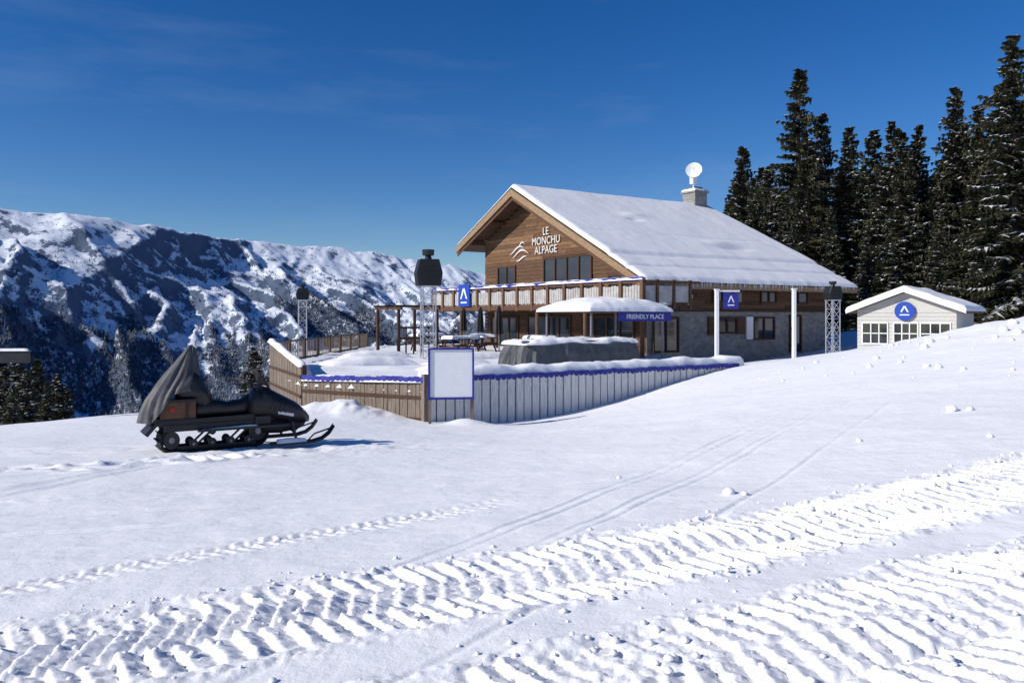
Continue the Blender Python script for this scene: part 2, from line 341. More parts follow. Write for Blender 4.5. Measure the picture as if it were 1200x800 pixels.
# ------------------------------------------------------------------ far terrain
fx=axis([(-14000,-5600,300,60),(-5600,-4800,60,24),(-4800,-100,20,18),(-100,120,12,8),(120,2000,20,120),(2000,12000,150,400)])
fy=axis([(-4000,-100,400,12),(-100,200,10,10),(200,1800,12,40),(1800,8300,26,24),(8300,12000,60,350)])
FX,FY=np.meshgrid(fx,fy);FZ=far(FX,FY)
ins=np.minimum(np.minimum(FX-X0,X1-FX),np.minimum(FY-Y0,Y1-FY))
FZ=FZ-6*sst(0,12,ins)-.3
def formask(x,y,z):
    u=x+.85*y;v=y-.3*x
    nz=fbm(u/620,v/1150,5,21,.6);n2=fbm(x/110,y/150,4,22,.6)
    return sst(-.02,.12,nz*1.25+.5*n2+.16-sst(-150,430,z)*.72)
FM=formask(FX,FY,FZ)*sst(250,700,np.hypot(FX,FY))
def mtnmat():
    m,nt,b=newmat('mountain');N=nt.nodes;L=nt.links
    ge=N.new('ShaderNodeNewGeometry');sp=N.new('ShaderNodeSeparateXYZ');L.new(ge.outputs['Normal'],sp.inputs[0])
    tc=N.new('ShaderNodeTexCoord')
    ns=N.new('ShaderNodeTexNoise');ns.inputs['Scale'].default_value=.011;ns.inputs['Detail'].default_value=12;ns.inputs['Roughness'].default_value=.78
    mp=N.new('ShaderNodeMapping');mp.inputs['Scale'].default_value=(1,1,.5)
    L.new(tc.outputs['Object'],mp.inputs[0]);L.new(mp.outputs[0],ns.inputs['Vector'])
    ad=N.new('ShaderNodeMath');ad.operation='MULTIPLY_ADD';ad.inputs[1].default_value=1.25;L.new(ns.outputs['Fac'],ad.inputs[0]);L.new(sp.outputs['Z'],ad.inputs[2])
    mr=N.new('ShaderNodeMapRange');mr.inputs['From Min'].default_value=1.355;mr.inputs['From Max'].default_value=1.42;L.new(ad.outputs[0],mr.inputs['Value'])
    mx=N.new('ShaderNodeMix');mx.data_type='RGBA';mx.inputs[6].default_value=(.11,.145,.215,1);mx.inputs[7].default_value=(.80,.85,.93,1)  # rock and snow tinted blue: aerial haze painted into the base colours
    L.new(mr.outputs[0],mx.inputs[0])
    at=N.new('ShaderNodeAttribute');at.attribute_name='forest'
    n3=N.new('ShaderNodeTexNoise');n3.inputs['Scale'].default_value=.035;n3.inputs['Detail'].default_value=8;n3.inputs['Roughness'].default_value=.75;L.new(tc.outputs['Object'],n3.inputs['Vector'])
    m3=N.new('ShaderNodeMapRange');m3.inputs['From Min'].default_value=.58;m3.inputs['From Max'].default_value=.44;L.new(n3.outputs['Fac'],m3.inputs['Value'])
    mu=N.new('ShaderNodeMath');mu.operation='MULTIPLY';L.new(at.outputs['Fac'],mu.inputs[0]);L.new(m3.outputs[0],mu.inputs[1])
    m2=N.new('ShaderNodeMix');m2.data_type='RGBA';m2.inputs[7].default_value=(.06,.083,.125,1);L.new(mx.outputs[2],m2.inputs[6]);L.new(mu.outputs[0],m2.inputs[0])  # forest patches blued too, distance haze put into the colour
    L.new(m2.outputs[2],b.inputs['Base Color']);b.inputs['Roughness'].default_value=.9;b.inputs['Specular IOR Level'].default_value=.1
    bp=N.new('ShaderNodeBump');bp.inputs['Distance'].default_value=24;bp.inputs['Strength'].default_value=.6;L.new(ns.outputs['Fac'],bp.inputs['Height']);L.new(bp.outputs[0],b.inputs['Normal'])
    return m
mt=grid_obj('mountain_terrain',fx,fy,FZ,mtnmat())
at=mt.data.attributes.new('forest','FLOAT','POINT');at.data.foreach_set('value',FM.ravel().astype(np.float32))
NT=420000
cx=np.random.uniform(-4600,500,NT);cy=np.random.uniform(1200,6600,NT)
ok=(cx/cy>-.70)&(cx/cy<.04);cx=cx[ok];cy=cy[ok];cz=far(cx,cy)
fmk=formask(cx,cy,cz);ok=np.random.rand(len(cx))<np.clip(fmk*.75+.03,0,1)*(cz<380)*(cz>-760);cx=cx[ok];cy=cy[ok];cz=cz[ok];K=len(cx)
hh=np.random.uniform(11,24,K);rr=hh*np.random.uniform(.18,.26,K);a0=np.random.uniform(0,6.28,K)
V=np.zeros((K,4,3));
for i in range(3):
    a=a0+i*math.pi*2/3;V[:,i,0]=cx+rr*np.cos(a);V[:,i,1]=cy+rr*np.sin(a);V[:,i,2]=cz-2
V[:,3,0]=cx;V[:,3,1]=cy;V[:,3,2]=cz+hh
F=np.array([[i,(i+1)%3,3] for i in range(3)])[None]+(np.arange(K)*4)[:,None,None]
F=F.reshape(-1,3)
me=bpy.data.meshes.new('distant_forest');me.vertices.add(K*4);me.vertices.foreach_set('co',V.ravel().astype(np.float32))
me.loops.add(F.size);me.loops.foreach_set('vertex_index',F.ravel().astype(np.int32));me.polygons.add(len(F));me.polygons.foreach_set('loop_start',(np.arange(len(F))*3).astype(np.int32));me.update(calc_edges=True)
me.materials.append(simple('distant_conifer',(.065,.088,.125),.9,var=.5,scale=.05,spec=.05,col2=(.15,.17,.21)))  # bluish needle colour carries painted distance haze
o=bpy.data.objects.new('distant_forest',me);scene.collection.objects.link(o)
# ------------------------------------------------------------------ spruces
def leafmat():
    m,nt,b=newmat('spruce_needles');N=nt.nodes;L=nt.links
    tc=N.new('ShaderNodeTexCoord');ns=N.new('ShaderNodeTexNoise');ns.inputs['Scale'].default_value=1.2;ns.inputs['Detail'].default_value=5
    L.new(tc.outputs['Object'],ns.inputs['Vector']);cr=N.new('ShaderNodeValToRGB')
    cr.color_ramp.elements[0].position=.35;cr.color_ramp.elements[0].color=(.026,.034,.018,1);cr.color_ramp.elements[1].position=.7;cr.color_ramp.elements[1].color=(.10,.09,.05,1)
    L.new(ns.outputs['Fac'],cr.inputs[0]);L.new(cr.outputs[0],b.inputs['Base Color']);b.inputs['Roughness'].default_value=.8;b.inputs['Specular IOR Level'].default_value=.15
    return m
LEAF=leafmat();BARK=simple('bark',(.09,.065,.05),.9,var=.3,scale=8,bump=.5);TSNOW=simple('tree_snow',(.60,.63,.68),.8,var=.05)
def spruce(seed,h=18.,R=2.7,snow=.28):
    rnd=random.Random(seed);mb=MB();U=rnd.uniform
    mb.cyl((0,0,-1.5),(0,0,h*.55),h*.014,h*.009,8,1);mb.cyl((0,0,h*.55),(0,0,h*.99),h*.009,.02,6,1)
    def tri(a,b,c,m):
        k=len(mb.v);mb.v+=[a,b,c];mb.f.append((k,k+1,k+2));mb.m.append(m)
    sect=[U(.7,1.2) for _ in range(8)]
    z=h*.04
    while z<h*.99:
        f=z/h;rad=R*((1-f)**.8)*(.8+.2*min(1,f/.15))*U(.72,1.18)+.08
        nb=int(7+5*(1-f))
        for b in range(nb):
            az=U(0,6.283);Lb=rad*U(.5,1.18)*sect[int((az/6.2832*8+f*5))%8]
            ca,sa=math.cos(az),math.sin(az);nseg=max(3,int(Lb/.25));z0=z+U(-.2,.2)
            sl=-.5*(1-f)+.35*f*f+U(-.15,.12);up=.22*(1-f)
            if Lb>.8: mb.cyl((0,0,z0),(ca*Lb*.7,sa*Lb*.7,z0+Lb*(sl*.7+up*.49)),.03,.01,3,1,cap=False)
            sn=rnd.random()<snow*2.0
            for s in range(1,nseg+1):
                t=s/nseg;r=Lb*t;zz=z0+Lb*(sl*t+up*t*t);p=(ca*r,sa*r,zz)
                wl=.18+.28*Lb*(1-t)*.9
                for sg in(-1,1):
                  for q in range(2):
                    an=az+sg*U(.35,1.2);l=wl*U(.7,1.4);dx,dy=math.cos(an),math.sin(an)
                    w=.07+U(0,.07);dz=-l*U(.15,.7)
                    tri((p[0]-dy*w,p[1]+dx*w,p[2]),(p[0]+dy*w,p[1]-dx*w,p[2]-U(0,.1)),(p[0]+dx*l,p[1]+dy*l,p[2]+dz),0)
                    if sn and rnd.random()<.34:
                        e=.05;l2=l*.75
                        tri((p[0]-dy*w,p[1]+dx*w,p[2]+e),(p[0]+dy*w,p[1]-dx*w,p[2]+e),(p[0]+dx*l2,p[1]+dy*l2,p[2]+dz*.75+e),2)
                l=U(.2,.5);tri((p[0]-ca*.13,p[1]-sa*.13,p[2]),(p[0]+ca*.13,p[1]+sa*.13,p[2]),(p[0]+U(-.1,.1),p[1]+U(-.1,.1),p[2]-l),0)
        z+=h*.0160*U(.6,1.4)
    me=bpy.data.meshes.new('spruce');me.from_pydata(mb.v,[],mb.f)
    for x in(LEAF,BARK,TSNOW):me.materials.append(x)
    me.polygons.foreach_set('material_index',mb.m);me.update();return me
SP=[spruce(1,18,3.2,.28),spruce(2,18,2.8,.20),spruce(3,18,3.7,.32),spruce(4,18,3.0,.14),spruce(5,18,2.6,.26)]
def place(u,vtop,d,var=0,base=None,wide=1.0):
    x=(u-600)/940*d;zt_=(370-vtop)/940*d
    zb=zt1(x,d) if (X0<x<X1 and Y0<d<Y1) else float(hill(np.array(x),np.array(float(d))))
    if base is not None:zb=base
    s=(zt_-zb)/18.
    o=bpy.data.objects.new('spruce_tree',SP[var]);scene.collection.objects.link(o)
    o.location=(x,d,zb);o.scale=(s*wide,s*wide,s);o.rotation_euler=(random.uniform(-.02,.02),random.uniform(-.02,.02),random.uniform(0,6.28))
T=[(868,168,72,1),(884,205,66,3),(902,190,76,0),(932,80,68,0),(950,150,64,3),(962,130,70,1),(990,148,66,2),(1012,190,74,3),(1040,140,64,4),(1060,175,58,0),(1077,143,66,3),(1098,190,58,1),(1122,100,60,2),
(1150,150,56,3),(1148,120,70,0),(1172,90,60,1),(1192,38,50,2),(1225,70,54,0),(1255,40,50,3),(915,240,60,2),(1015,260,60,4),(975,240,58,3),(1100,240,52,4),(1160,200,52,0),(1290,60,56,1),(1330,90,60,2)]
for t in T: place(t[0],t[1],t[2],t[3],wide=random.uniform(1.1,1.3))
for i in range(44):
    u=845+i*11+random.uniform(-8,8);place(u,random.uniform(190,260) if u<1000 else random.uniform(140,220),random.uniform(80,105),random.randrange(5),wide=1.35)
for t in [(300,405,36,0),(322,412,34,3),(336,425,37,1),(310,440,31,2),(292,440,38,4),(348,440,33,0),(18,412,33,0),(45,418,30,3),(66,436,31,1),(30,432,28,2),(-8,400,36,3),(-30,395,39,0),(2,428,28,4),(-60,380,34,2),(55,445,27,3),(78,452,33,0),(14,450,25,1)]: place(*t,wide=1.5)
# ------------------------------------------------------------------ chalet
P1=(5.94,36,0);RZ_=math.radians(33)
ch=empty('chalet',P1,RZ_)
def rtop(y): return np.where(y<10.9,1.54+.509*y,7.09-.449*(y-10.9))
mb=MB()
mb.ext([(0,1.54),(10.9,7.09),(17.2,4.26),(17.2,4.06),(10.9,6.86),(0,1.32)],0,15.7,'x')
for y in (1.3,4.2,7.4,10.9,13.6,15.9):
    z=float(rtop(np.array(y)))-.22-.16;mb.bx(.15,1.2,y-.12,y+.12,z-.12,z+.09)
mb.obj('roof_structure',DARKW[2],ch)
mb=MB()
for (ya,yb) in((-.05,10.9),(17.25,10.9)):
    za=float(rtop(np.array(ya)));zb=7.09
    poly=[(ya,za+.03),(yb,zb+.03),(yb,zb-.36),(ya,za-.30)]
    mb.ext(poly,-.09,-.003,'x')
    poly=[(ya,za-.36+.05),(yb,zb-.42+.05),(yb,zb-.58),(ya,za-.50)]
    mb.ext(poly,.02,.08,'x',1)
mb.bx(.0,15.7,-.09,-.004,1.26,1.52,0)
mb.obj('bargeboards',[TRIM,DARKW[0]],ch)
rx=np.arange(-.06,15.78,.12);ry=np.arange(-.16,17.3,.10)
AX,AY=np.meshgrid(rx,ry)
e=np.minimum(np.minimum(AX+.08,15.8-AX),np.minimum(AY+.18,17.32-AY))
k=np.sqrt(np.clip(1-(1-np.clip(e/.26,0,1))**2,0,1))
th=.32+.05*fbm(AX*.5,AY*.5,4,50)-.12*np.exp(-((AY-2.4)/.12)**2)-.07*sst(2.5,2.2,AY)-.12*np.exp(-((AY-1.15)/.09)**2)-.05*np.exp(-((AY-4.9)/.06)**2)*sst(-.2,.3,fbm(AX*.6,AX*0,2,4)+.2)
th+=.12*np.exp(-(((AX-6.2)/.8)**2+((AY-7.6)/.35)**2))-.14*np.exp(-(((AX-5.6)/.5)**2+((AY-7.0)/.2)**2))+.14*np.exp(-(((AX-9.5)/1.2)**2+((AY-4.2)/.3)**2))-.14*np.exp(-(((AX-10)/1.3)**2+((AY-3.7)/.18)**2))
th+=.010*fbm(AX*1.6,AY*1.0,4,53)
RZm=rtop(AY)+.01+k*th
rs=grid_obj('roof_snow',None,None,RZm,SNOWR,AX,AY+.05*fbm(AX*1.5,AY*0,3,57)*(AY<.3));rs.parent=ch
mb=MB()
for i in range(110):
    x=random.uniform(.1,15.5);l=random.uniform(.05,.28);mb.cyl((x,-.12,1.55),(x,-.12,1.50-l),.018,.002,5)
ICE=simple('ice',(.7,.75,.8),.15,var=.05,spec=.6);mb.obj('icicles',ICE,ch)
mb=MB();z=-2.1;i=0
while z<6.6:
    hz=.21
    zt2=z+hz
    ylo=max(1.2,(zt2+.25-1.54)/.509);yhi=min(15.8,10.9+(7.09-zt2-.25)/.449)
    if yhi-ylo>.3:
        cuts=[ylo]+sorted(random.uniform(ylo,yhi) for _ in range(2))+[yhi]
        for a,b in zip(cuts[:-1],cuts[1:]):
            if b-a>.1:
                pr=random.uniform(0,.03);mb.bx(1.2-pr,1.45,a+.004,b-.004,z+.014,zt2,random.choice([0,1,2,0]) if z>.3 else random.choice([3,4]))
    z+=hz;i+=1
mb.bx(1.3,14.8,1.3,15.7,-3,1.3,5)
mb.ext([(1.3,1.3),(15.7,1.3),(15.7,4.4),(10.9,6.6),(1.3,1.9)],1.3,14.8,'x',5)
mb.obj('front_wall',WOODS+DARKW[:2]+[DARK],ch)
mb=MB();z=.35;
while z<1.75:
    cuts=[1.2]+sorted(random.uniform(1.2,14.8) for _ in range(4))+[14.8]
    for a,b in zip(cuts[:-1],cuts[1:]):
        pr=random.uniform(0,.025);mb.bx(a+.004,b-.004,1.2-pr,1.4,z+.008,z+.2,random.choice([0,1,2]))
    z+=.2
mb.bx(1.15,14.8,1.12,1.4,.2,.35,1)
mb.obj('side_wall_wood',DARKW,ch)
mb=MB();mb.bx(1.22,14.82,1.18,1.45,-4,.2);mb.bx(14.6,14.82,1.46,15.8,-4,1.8);mb.obj('side_wall_stone',STONE,ch)
mb=MB()
def win_front(y0,y1,z0,z1,nm=2,fm=1,x=1.2):
    mb.bx(x-.05,x-.03,y0,y1,z0,z1,0)
    for yy in np.linspace(y0,y1,nm+1): mb.bx(x-.11,x-.052,yy-.045,yy+.045,z0-.05,z1+.05,fm)
    for zz in (z0,z1): mb.bx(x-.10,x-.054,y0,y1,zz-.05,zz+.05,fm)
def win_side(x0,x1,z0,z1,nm=2,fm=1,y=1.2):
    mb.bx(x0,x1,y-.05,y-.03,z0,z1,0)
    for xx in np.linspace(x0,x1,nm+1): mb.bx(xx-.04,xx+.04,y-.11,y-.052,z0-.05,z1+.05,fm)
    for zz in (z0,z1): mb.bx(x0,x1,y-.10,y-.054,zz-.05,zz+.05,fm)
win_front(5.2,9.4,1.0,3.15,4);win_front(12.3,14.2,1.0,2.9,2);win_front(2.2,3.8,.7,2.0,2)
win_front(2,6,-1.8,-.05,4);win_front(7,11,-1.8,-.05,4);win_front(12,15,-1.8,-.1,3)
win_side(5.6,7.0,.72,1.3,2,1);win_side(9.2,10.4,.7,1.3,2,1);win_side(12.2,13,.7,1.3,1,1)
win_side(5.9,7.3,-.85,-.1,2,1,y=1.18);win_side(8.6,10.2,-1.2,-.1,2,1,y=1.18);win_side(1.6,3.2,-1.7,-.1,2,1,y=1.18);win_side(11.5,12.4,-1.9,.0,1,1,y=1.18)
mb.bx(7.36,7.9,1.06,1.14,-.95,-.05,2);mb.bx(8.0,8.5,1.06,1.14,-1.2,-.05,3);mb.bx(5.25,5.82,1.06,1.14,-.95,-.05,2)
mb.bx(7.1,7.6,1.04,1.13,.70,1.32,0)
mb.bx(1.12,1.16,5.0,9.6,3.22,3.36,2)
mb.obj('windows',[GLASS,DARKW[1],DARKW[0],WHITE],ch)
# balcony
mb=MB()
mb.bx(-1,1.15,-1,18.6,.27,.48,3)
mb.bx(1.2,2.6,-1,1.1,.27,.48,3)
mb.bx(-1.04,-.98,-1.03,18.6,.30,.5,1)
ys_=np.arange(-.95,18.7,1.4)
for k2,y in enumerate(ys_):
    mb.bx(-1.06,-.88,y-.10,y+.10,.25,1.66,0)
    if k2<len(ys_)-1:
        a,b=y+.13,y+1.4-.13
        nb=6
        for q in range(nb):
            w=(b-a)/nb;mb.bx(-.99,-.95,a+q*w+.012,a+(q+1)*w-.014,.60+.03*(q%2),1.32+.03*math.sin(q*1.3),2)
mb.bx(-1.0,-.86,-1,18.6,1.44,1.56,0);mb.bx(-1.0,-.90,-1,18.6,.50,.58,0)
for x in(-.2,.8,1.8):
    mb.bx(x-.85,x-.06,-1.0,-.95,.6,1.32,2);mb.bx(x-.02,x+.1,-1.05,-.93,.3,1.6,0)
mb.bx(-1.0,2.4,-1.05,-.93,1.44,1.56,0)
mb.bx(-1.075,-1.062,-1.05,18.62,1.54,1.70,4)
for y in (-.8,3.2,7.2,11.2,15.2,18.3): mb.cyl((-.85,y,-2.2),(-.85,y,.27),.1,.1,8,0)
mb.obj('balcony',[DARKW[2],DARKW[0],PANEL,DARKW[1],BLUE],ch)
snow_pad('balcony_snow',-1.10,-.84,-1.05,18.6,1.60,.12,SNOW,ch,.12,3,.03,edge=.12)
snow_pad('balcony_floor_snow',-.85,1.0,-.9,18.4,.49,.15,SNOW,ch,.2,4,.05)
def text(body,size,mat,parent,loc,rot,name,ext=.012,align='CENTER'):
    c=bpy.data.curves.new(name,'FONT');c.body=body;c.size=size;c.extrude=ext;c.align_x=align;c.align_y='CENTER';c.space_line=.85
    o=bpy.data.objects.new(name,c);scene.collection.objects.link(o);c.materials.append(mat);o.parent=parent;o.location=loc;o.rotation_euler=rot;return o
FR=(math.radians(90),0,math.radians(-90))
SR=(math.radians(90),0,0)
text('LE\nMONCHU\nALPAGE',.60,BANNER,ch,(1.11,9.2,4.15),FR,'facade_lettering')
text('MONCHU\nRESTAURANT',.26,WHITE,ch,(3.4,1.1,1.02),SR,'side_lettering')
mb=MB()
for (y0,y1,z0,am,ph) in((10.9,12.6,3.55,.25,0),(11.1,12.2,3.3,.12,1),(11.4,12.9,3.8,.22,.5),(11.3,12.0,4.1,.15,.2)):
    P=24
    for q in range(P):
        a=q/P;b2=(q+1)/P;ya=y0+(y1-y0)*a;yb=y0+(y1-y0)*b2;f=lambda t:z0+am*math.sin(t*4+ph);wd=lambda t:.045*math.sin(math.pi*t)+.008
        mb.face([(1.12,ya,f(a)-wd(a)),(1.12,yb,f(b2)-wd(b2)),(1.12,yb,f(b2)+wd(b2)),(1.12,ya,f(a)+wd(a))])
mb.obj('painted_emblem',BANNER,ch)
mb=MB();mb.bx(-1.16,-1.09,13.7,15.0,.55,1.85,0)
mb.obj('balcony_sign',BLUE2,ch)
mb=MB()
for s in(-1,1):mb.face([(-1.17,14.35+s*.08,1.65),(-1.17,14.35+s*.4,1.0),(-1.17,14.35+s*.27,1.0),(-1.17,14.35-s*.03,1.55)])
mb.bx(-1.175,-1.165,14.0,14.7,.74,.82);mb.obj('balcony_sign_mark',WHITE,ch)
mb=MB();mb.bx(14.0,15.1,10.5,11.6,6.6,8.1,0);mb.bx(13.9,15.2,10.4,11.7,8.1,8.22,0);mb.bx(14.2,14.9,10.7,11.4,8.22,8.5,1)
mb.obj('chimney',[STONE,GREYM],ch)
snow_pad('chimney_snow',13.9,15.2,10.4,11.7,8.22,.16,SNOW,ch,.15,9)
mb=MB()
c=Vector((14.0,10.6,9.55));nrm=Vector((-.75,-.62,.25)).normalized();u=nrm.orthogonal().normalized();w=nrm.cross(u)
rings=[]
for r,dp in((.03,-.14),(.2,-.12),(.38,-.06),(.52,0),(.53,-.02),(.38,-.09),(.2,-.15),(.03,-.17)):
    rings.append([tuple(c+nrm*dp+(u*math.cos(a)+w*math.sin(a))*r) for a in np.linspace(0,2*math.pi,25)[:-1]])
mb.loft(rings)
mb.cyl((14.1,10.75,8.2),(14.1,10.72,9.5),.04);mb.cyl(c,c+nrm*.45+Vector((0,0,-.1)),.015);mb.box(c+nrm*.45+Vector((0,0,-.1)),(.09,.09,.09))
mb.box((14.1,10.75,8.9),(.35,.3,.5))
mb.cyl((14.6,11.2,8.2),(14.6,11.2,10.1),.025);mb.cyl((14.35,11.2,9.9),(14.85,11.2,9.9),.015)
mb.obj('satellite_dish',WHITE,ch,smooth=False)
# ------------------------------------------------------------------ terrace
te=empty('terrace',P1,RZ_)
mb=MB()
poly=[(-14.5,-7.1),(-2.6,-7.1),(.0,-5),(1.15,1.1),(1.15,18),(-6,18),(-13.5,11),(-15.9,1.4),(-16.6,-3.1)]
mb.ext(poly,-2.15,-1.95,'z');
for x,y in [(-14.2,-6.6),(-10,-6.6),(-15.8,-3),(-15.2,1),(-13,10),(-7,16.8),(-14.6,5),(-5,-6.6)]: mb.cyl((x,y,-9),(x,y,-2.15),.14)
mb.obj('deck',DARKW[1],te)
def inpoly(x,y,P):
    r=False;j=len(P)-1
    for i in range(len(P)):
        if ((P[i][1]>y)!=(P[j][1]>y)) and (x<(P[j][0]-P[i][0])*(y-P[i][1])/(P[j][1]-P[i][1]+1e-9)+P[i][0]): r=not r
        j=i
    return r
gx_=np.arange(-16.7,1.3,.2);gy_=np.arange(-7.2,18.2,.2);GX,GY=np.meshgrid(gx_,gy_)
GZ=-1.80+.06*fbm(GX*.7,GY*.7,4,90)+.03*fbm(GX*3,GY*3,3,91)
mk=np.array([[inpoly(a,b,poly) for a in gx_] for b in gy_]);GZ=np.where(mk,GZ,-2.1)
o=grid_obj('deck_snow',None,None,GZ,SNOW,GX,GY);o.parent=te
import bmesh
bm=bmesh.new();bm.from_mesh(o.data);bm.verts.ensure_lookup_table()
fl=mk.ravel();bad=[f for f in bm.faces if not any(fl[v.index] for v in f.verts)];bmesh.ops.delete(bm,geom=bad,context='FACES');bm.to_mesh(o.data);bm.free()
mb=MB();x=-14.55
while x<-2.0:
    w=.245;hz=random.uniform(-.02,.02);mb.bx(x,x+w,-7.27+random.uniform(-.012,.012),-7.22,-3.6,-1.72+hz,0);x+=w+.045
mb.bx(-14.6,-2,-7.21,-7.16,-1.95,-1.82,1);mb.bx(-14.6,-2,-7.21,-7.16,-2.8,-2.65,1);mb.bx(-14.6,-2,-7.14,-7.12,-3.5,-1.9,2)
mb.bx(-14.7,-14.56,-7.34,-7.16,-3.6,-1.6,1)
mb.obj('picket_fence',[FENCEW,GREYW,DARK],None,P1,RZ_)
def bunting(name,p0,p1,zt0,zt1_,w=.19,dp=.13,off=.0):
    mb=MB();p0=Vector(p0);p1=Vector(p1);d=p1-p0;Ln=d.length;d.normalize();nn=Vector((d.y,-d.x));k=int(Ln/w)
    for i in range(k):
        a=p0+d*(i*w);z0=zt0+(zt1_-zt0)*i/k+.012*math.sin(i*2.1)-.03*abs(math.sin(i*.37))
        pts=[];N=8
        for q in range(N+1):
            ang=math.pi*q/N;cc=a+d*(w*.5-w*.48*math.cos(ang))+nn*(off+.015*math.sin(i*1.7))
            pts.append((cc.x,cc.y,z0-dp*(.35+.65*math.sin(ang)*random.uniform(.85,1.1))))
        b=a+d*(w*.98)+nn*off;t0=a+d*(w*.02)+nn*off
        pts+= [(b.x,b.y,z0+.03),(t0.x,t0.y,z0+.03)]
        mb.face(pts)
    o=mb.obj(name,BLUE,None,P1,RZ_)
    s=o.modifiers.new('s','SOLIDIFY');s.thickness=.012
    return o
bunting('bunting',(-14.5,-7.30),(-2.0,-7.30),-1.70,-1.70,off=.02)
snow_pad('fence_snow',-14.5,-1.8,-7.26,-6.45,-1.72,.24,SNOW,None,.12,12,.12,loc=P1,rz=RZ_,edge=.22)
def board_fence(name,p0,p1,zb,z0,z1,mat,gap=.015,w=.14):
    mb=MB();p0=Vector(p0);p1=Vector(p1);d=p1-p0;Ln=d.length;d.normalize();ang=math.atan2(d.y,d.x);nn=Vector((-d.y,d.x))
    s=0
    while s<Ln-w*.5:
        t=s/Ln;ztp=z0+(z1-z0)*t+random.uniform(-.04,.04);c=p0+d*(s+w/2)+nn*random.uniform(-.01,.01);mb.box((c.x,c.y,(zb+ztp)/2),(w-gap,.03,ztp-zb),0,ang);s+=w
    k=max(1,int(Ln/1.6))
    for i in range(k+1):
        t=i/k;c=p0+d*(Ln*t)+nn*.08;ztp=z0+(z1-z0)*t+.05;mb.box((c.x,c.y,(zb+ztp)/2),(.12,.12,ztp-zb),1,ang)
    for q in (.25,.75):
        c=p0+d*(Ln*.5)-nn*.03;zm=min(z0,z1)-(1.2*q);mb.box((c.x,c.y,zm),(Ln,.03,.09),1,ang)
    return mb.obj(name,[mat,DARKW[1]],None,P1,RZ_)
board_fence('wooden_fence',(-16.7,-3.23),(-14.62,-7.2),-3.6,-1.95,-1.85,GREYW)
board_fence('wooden_fence',(-16.0,2.6),(-16.7,-3.1),-5,-.95,-1.55,GREYW)
bunting('bunting',(-16.72,-3.26),(-14.6,-7.3),-1.80,-1.66,off=.06)
for (a,b,z0,z1,sd) in [((-16.7,-3.23),(-14.62,-7.2),-1.92,-1.80,1),((-16.0,2.6),(-16.7,-3.1),-.92,-1.52,2)]:
    a=Vector(a);b=Vector(b);L=(b-a).length;ang=math.atan2((b-a).y,(b-a).x)
    wv=Matrix.Rotation(RZ_,3,'Z')@Vector((a.x,a.y,0))+Vector(P1)
    snow_pad('rail_snow',0,L,-.10,.18,(lambda X_,Y_,z0=z0,z1=z1,L=L: z0+(z1-z0)*X_/L),.10,SNOW,None,.1,sd,.04,loc=(wv.x,wv.y,0),rz=RZ_+ang,edge=.12)
mb=MB()
pa=Vector((-15.6,3.6));pb=Vector((-6.3,16.6));dd=pb-pa
for i in range(70):
    p=pa+dd*(i/69);mb.box((p.x,p.y,-1.45),(.035,.03,.75),0,math.atan2(dd.y,dd.x))
for i in range(9):
    p=pa+dd*(i/8);mb.box((p.x,p.y,-1.5),(.1,.1,1.1),1,math.atan2(dd.y,dd.x))
for z in(-1.02,-1.78): mb.cyl((pa.x,pa.y,z),(pb.x,pb.y,z),.045,m=0)
mb.obj('deck_railing',[GREYW,DARKW[1]],None,P1,RZ_)
mb=MB()
for x in(-8.6,-6.6):
    for y in(7.4,9.8): mb.bx(x-.06,x+.06,y-.06,y+.06,-2,.30)
for x in(-8.6,-6.6): mb.bx(x-.05,x+.05,7.1,10.1,.30,.42)
for y in(7.4,8.6,9.8): mb.bx(-8.8,-6.4,y-.04,y+.04,.425,.51)
for z in(-.6,-1.1): mb.bx(-8.6,-6.6,7.37,7.42,z,z+.09)
for x in (-8.2,-7.8,-7.4,-7.0): mb.bx(x-.03,x+.03,7.42,7.47,-1.8,-.5)
mb.obj('pergola',DARKW[1],None,P1,RZ_)
aw=empty('snow_covered_awning',P1,RZ_)
mb=MB();mb.bx(-5.0,-.8,-2.4,1.0,.12,.22,0)
for x,y in((-4.8,-2.2),(-1,-2.2),(-4.8,.8),(-1,.8)):mb.cyl((x,y,-2),(x,y,.12),.05,m=1)
mb.obj('frame',[DARKW[1],GREYM],aw)
snow_pad('snow_load',-5.15,-.65,-2.55,1.15,.20,.16,SNOW,aw,.10,21,.10,dome=.40,edge=.6)
mb=MB();mb.bx(-3.6,-.75,-2.47,-2.43,-.22,.14,0);mb.obj('banner',BLUE,aw)
text('FRIENDLY PLACE',.27,WHITE,aw,(-2.2,-2.48,-.04),SR,'banner_lettering')
tb=empty('tarp_covered_bar',P1,RZ_)
mb=MB()
def rr_(x0,x1,y0,y1,z,n=40,amp=.05,sd=0):
    out=[]
    for i in range(n):
        a=2*math.pi*i/n;ca,sa=math.cos(a),math.sin(a);e=6
        r=(abs(ca)**e+abs(sa)**e)**(-1/e);k=1+amp*.3*math.sin(a*17+sd)+amp*.2*math.sin(a*31+2*sd)
        out.append(((x0+x1)/2+(x1-x0)/2*ca*r*k,(y0+y1)/2+(y1-y0)/2*sa*r*k,z+.03*math.sin(a*7+sd)*(z>-1.5)))
    return out
mb.loft([rr_(-8.9,-3.1,-3.6,-1.5,-2.0,80,.10,1),rr_(-8.8,-3.2,-3.5,-1.6,-1.4,80,.08,1.3),rr_(-8.65,-3.3,-3.4,-1.7,-1.05,80,.05,1.6),rr_(-8.4,-3.5,-3.2,-1.9,-.93,80,.03,2)])
mb.obj('tarp',TARP2,tb,smooth=False)
snow_pad('snow_on_tarp',-8.7,-3.3,-3.35,-1.7,-1.02,.10,SNOW,tb,.1,31,.16,dome=.06,edge=.35)
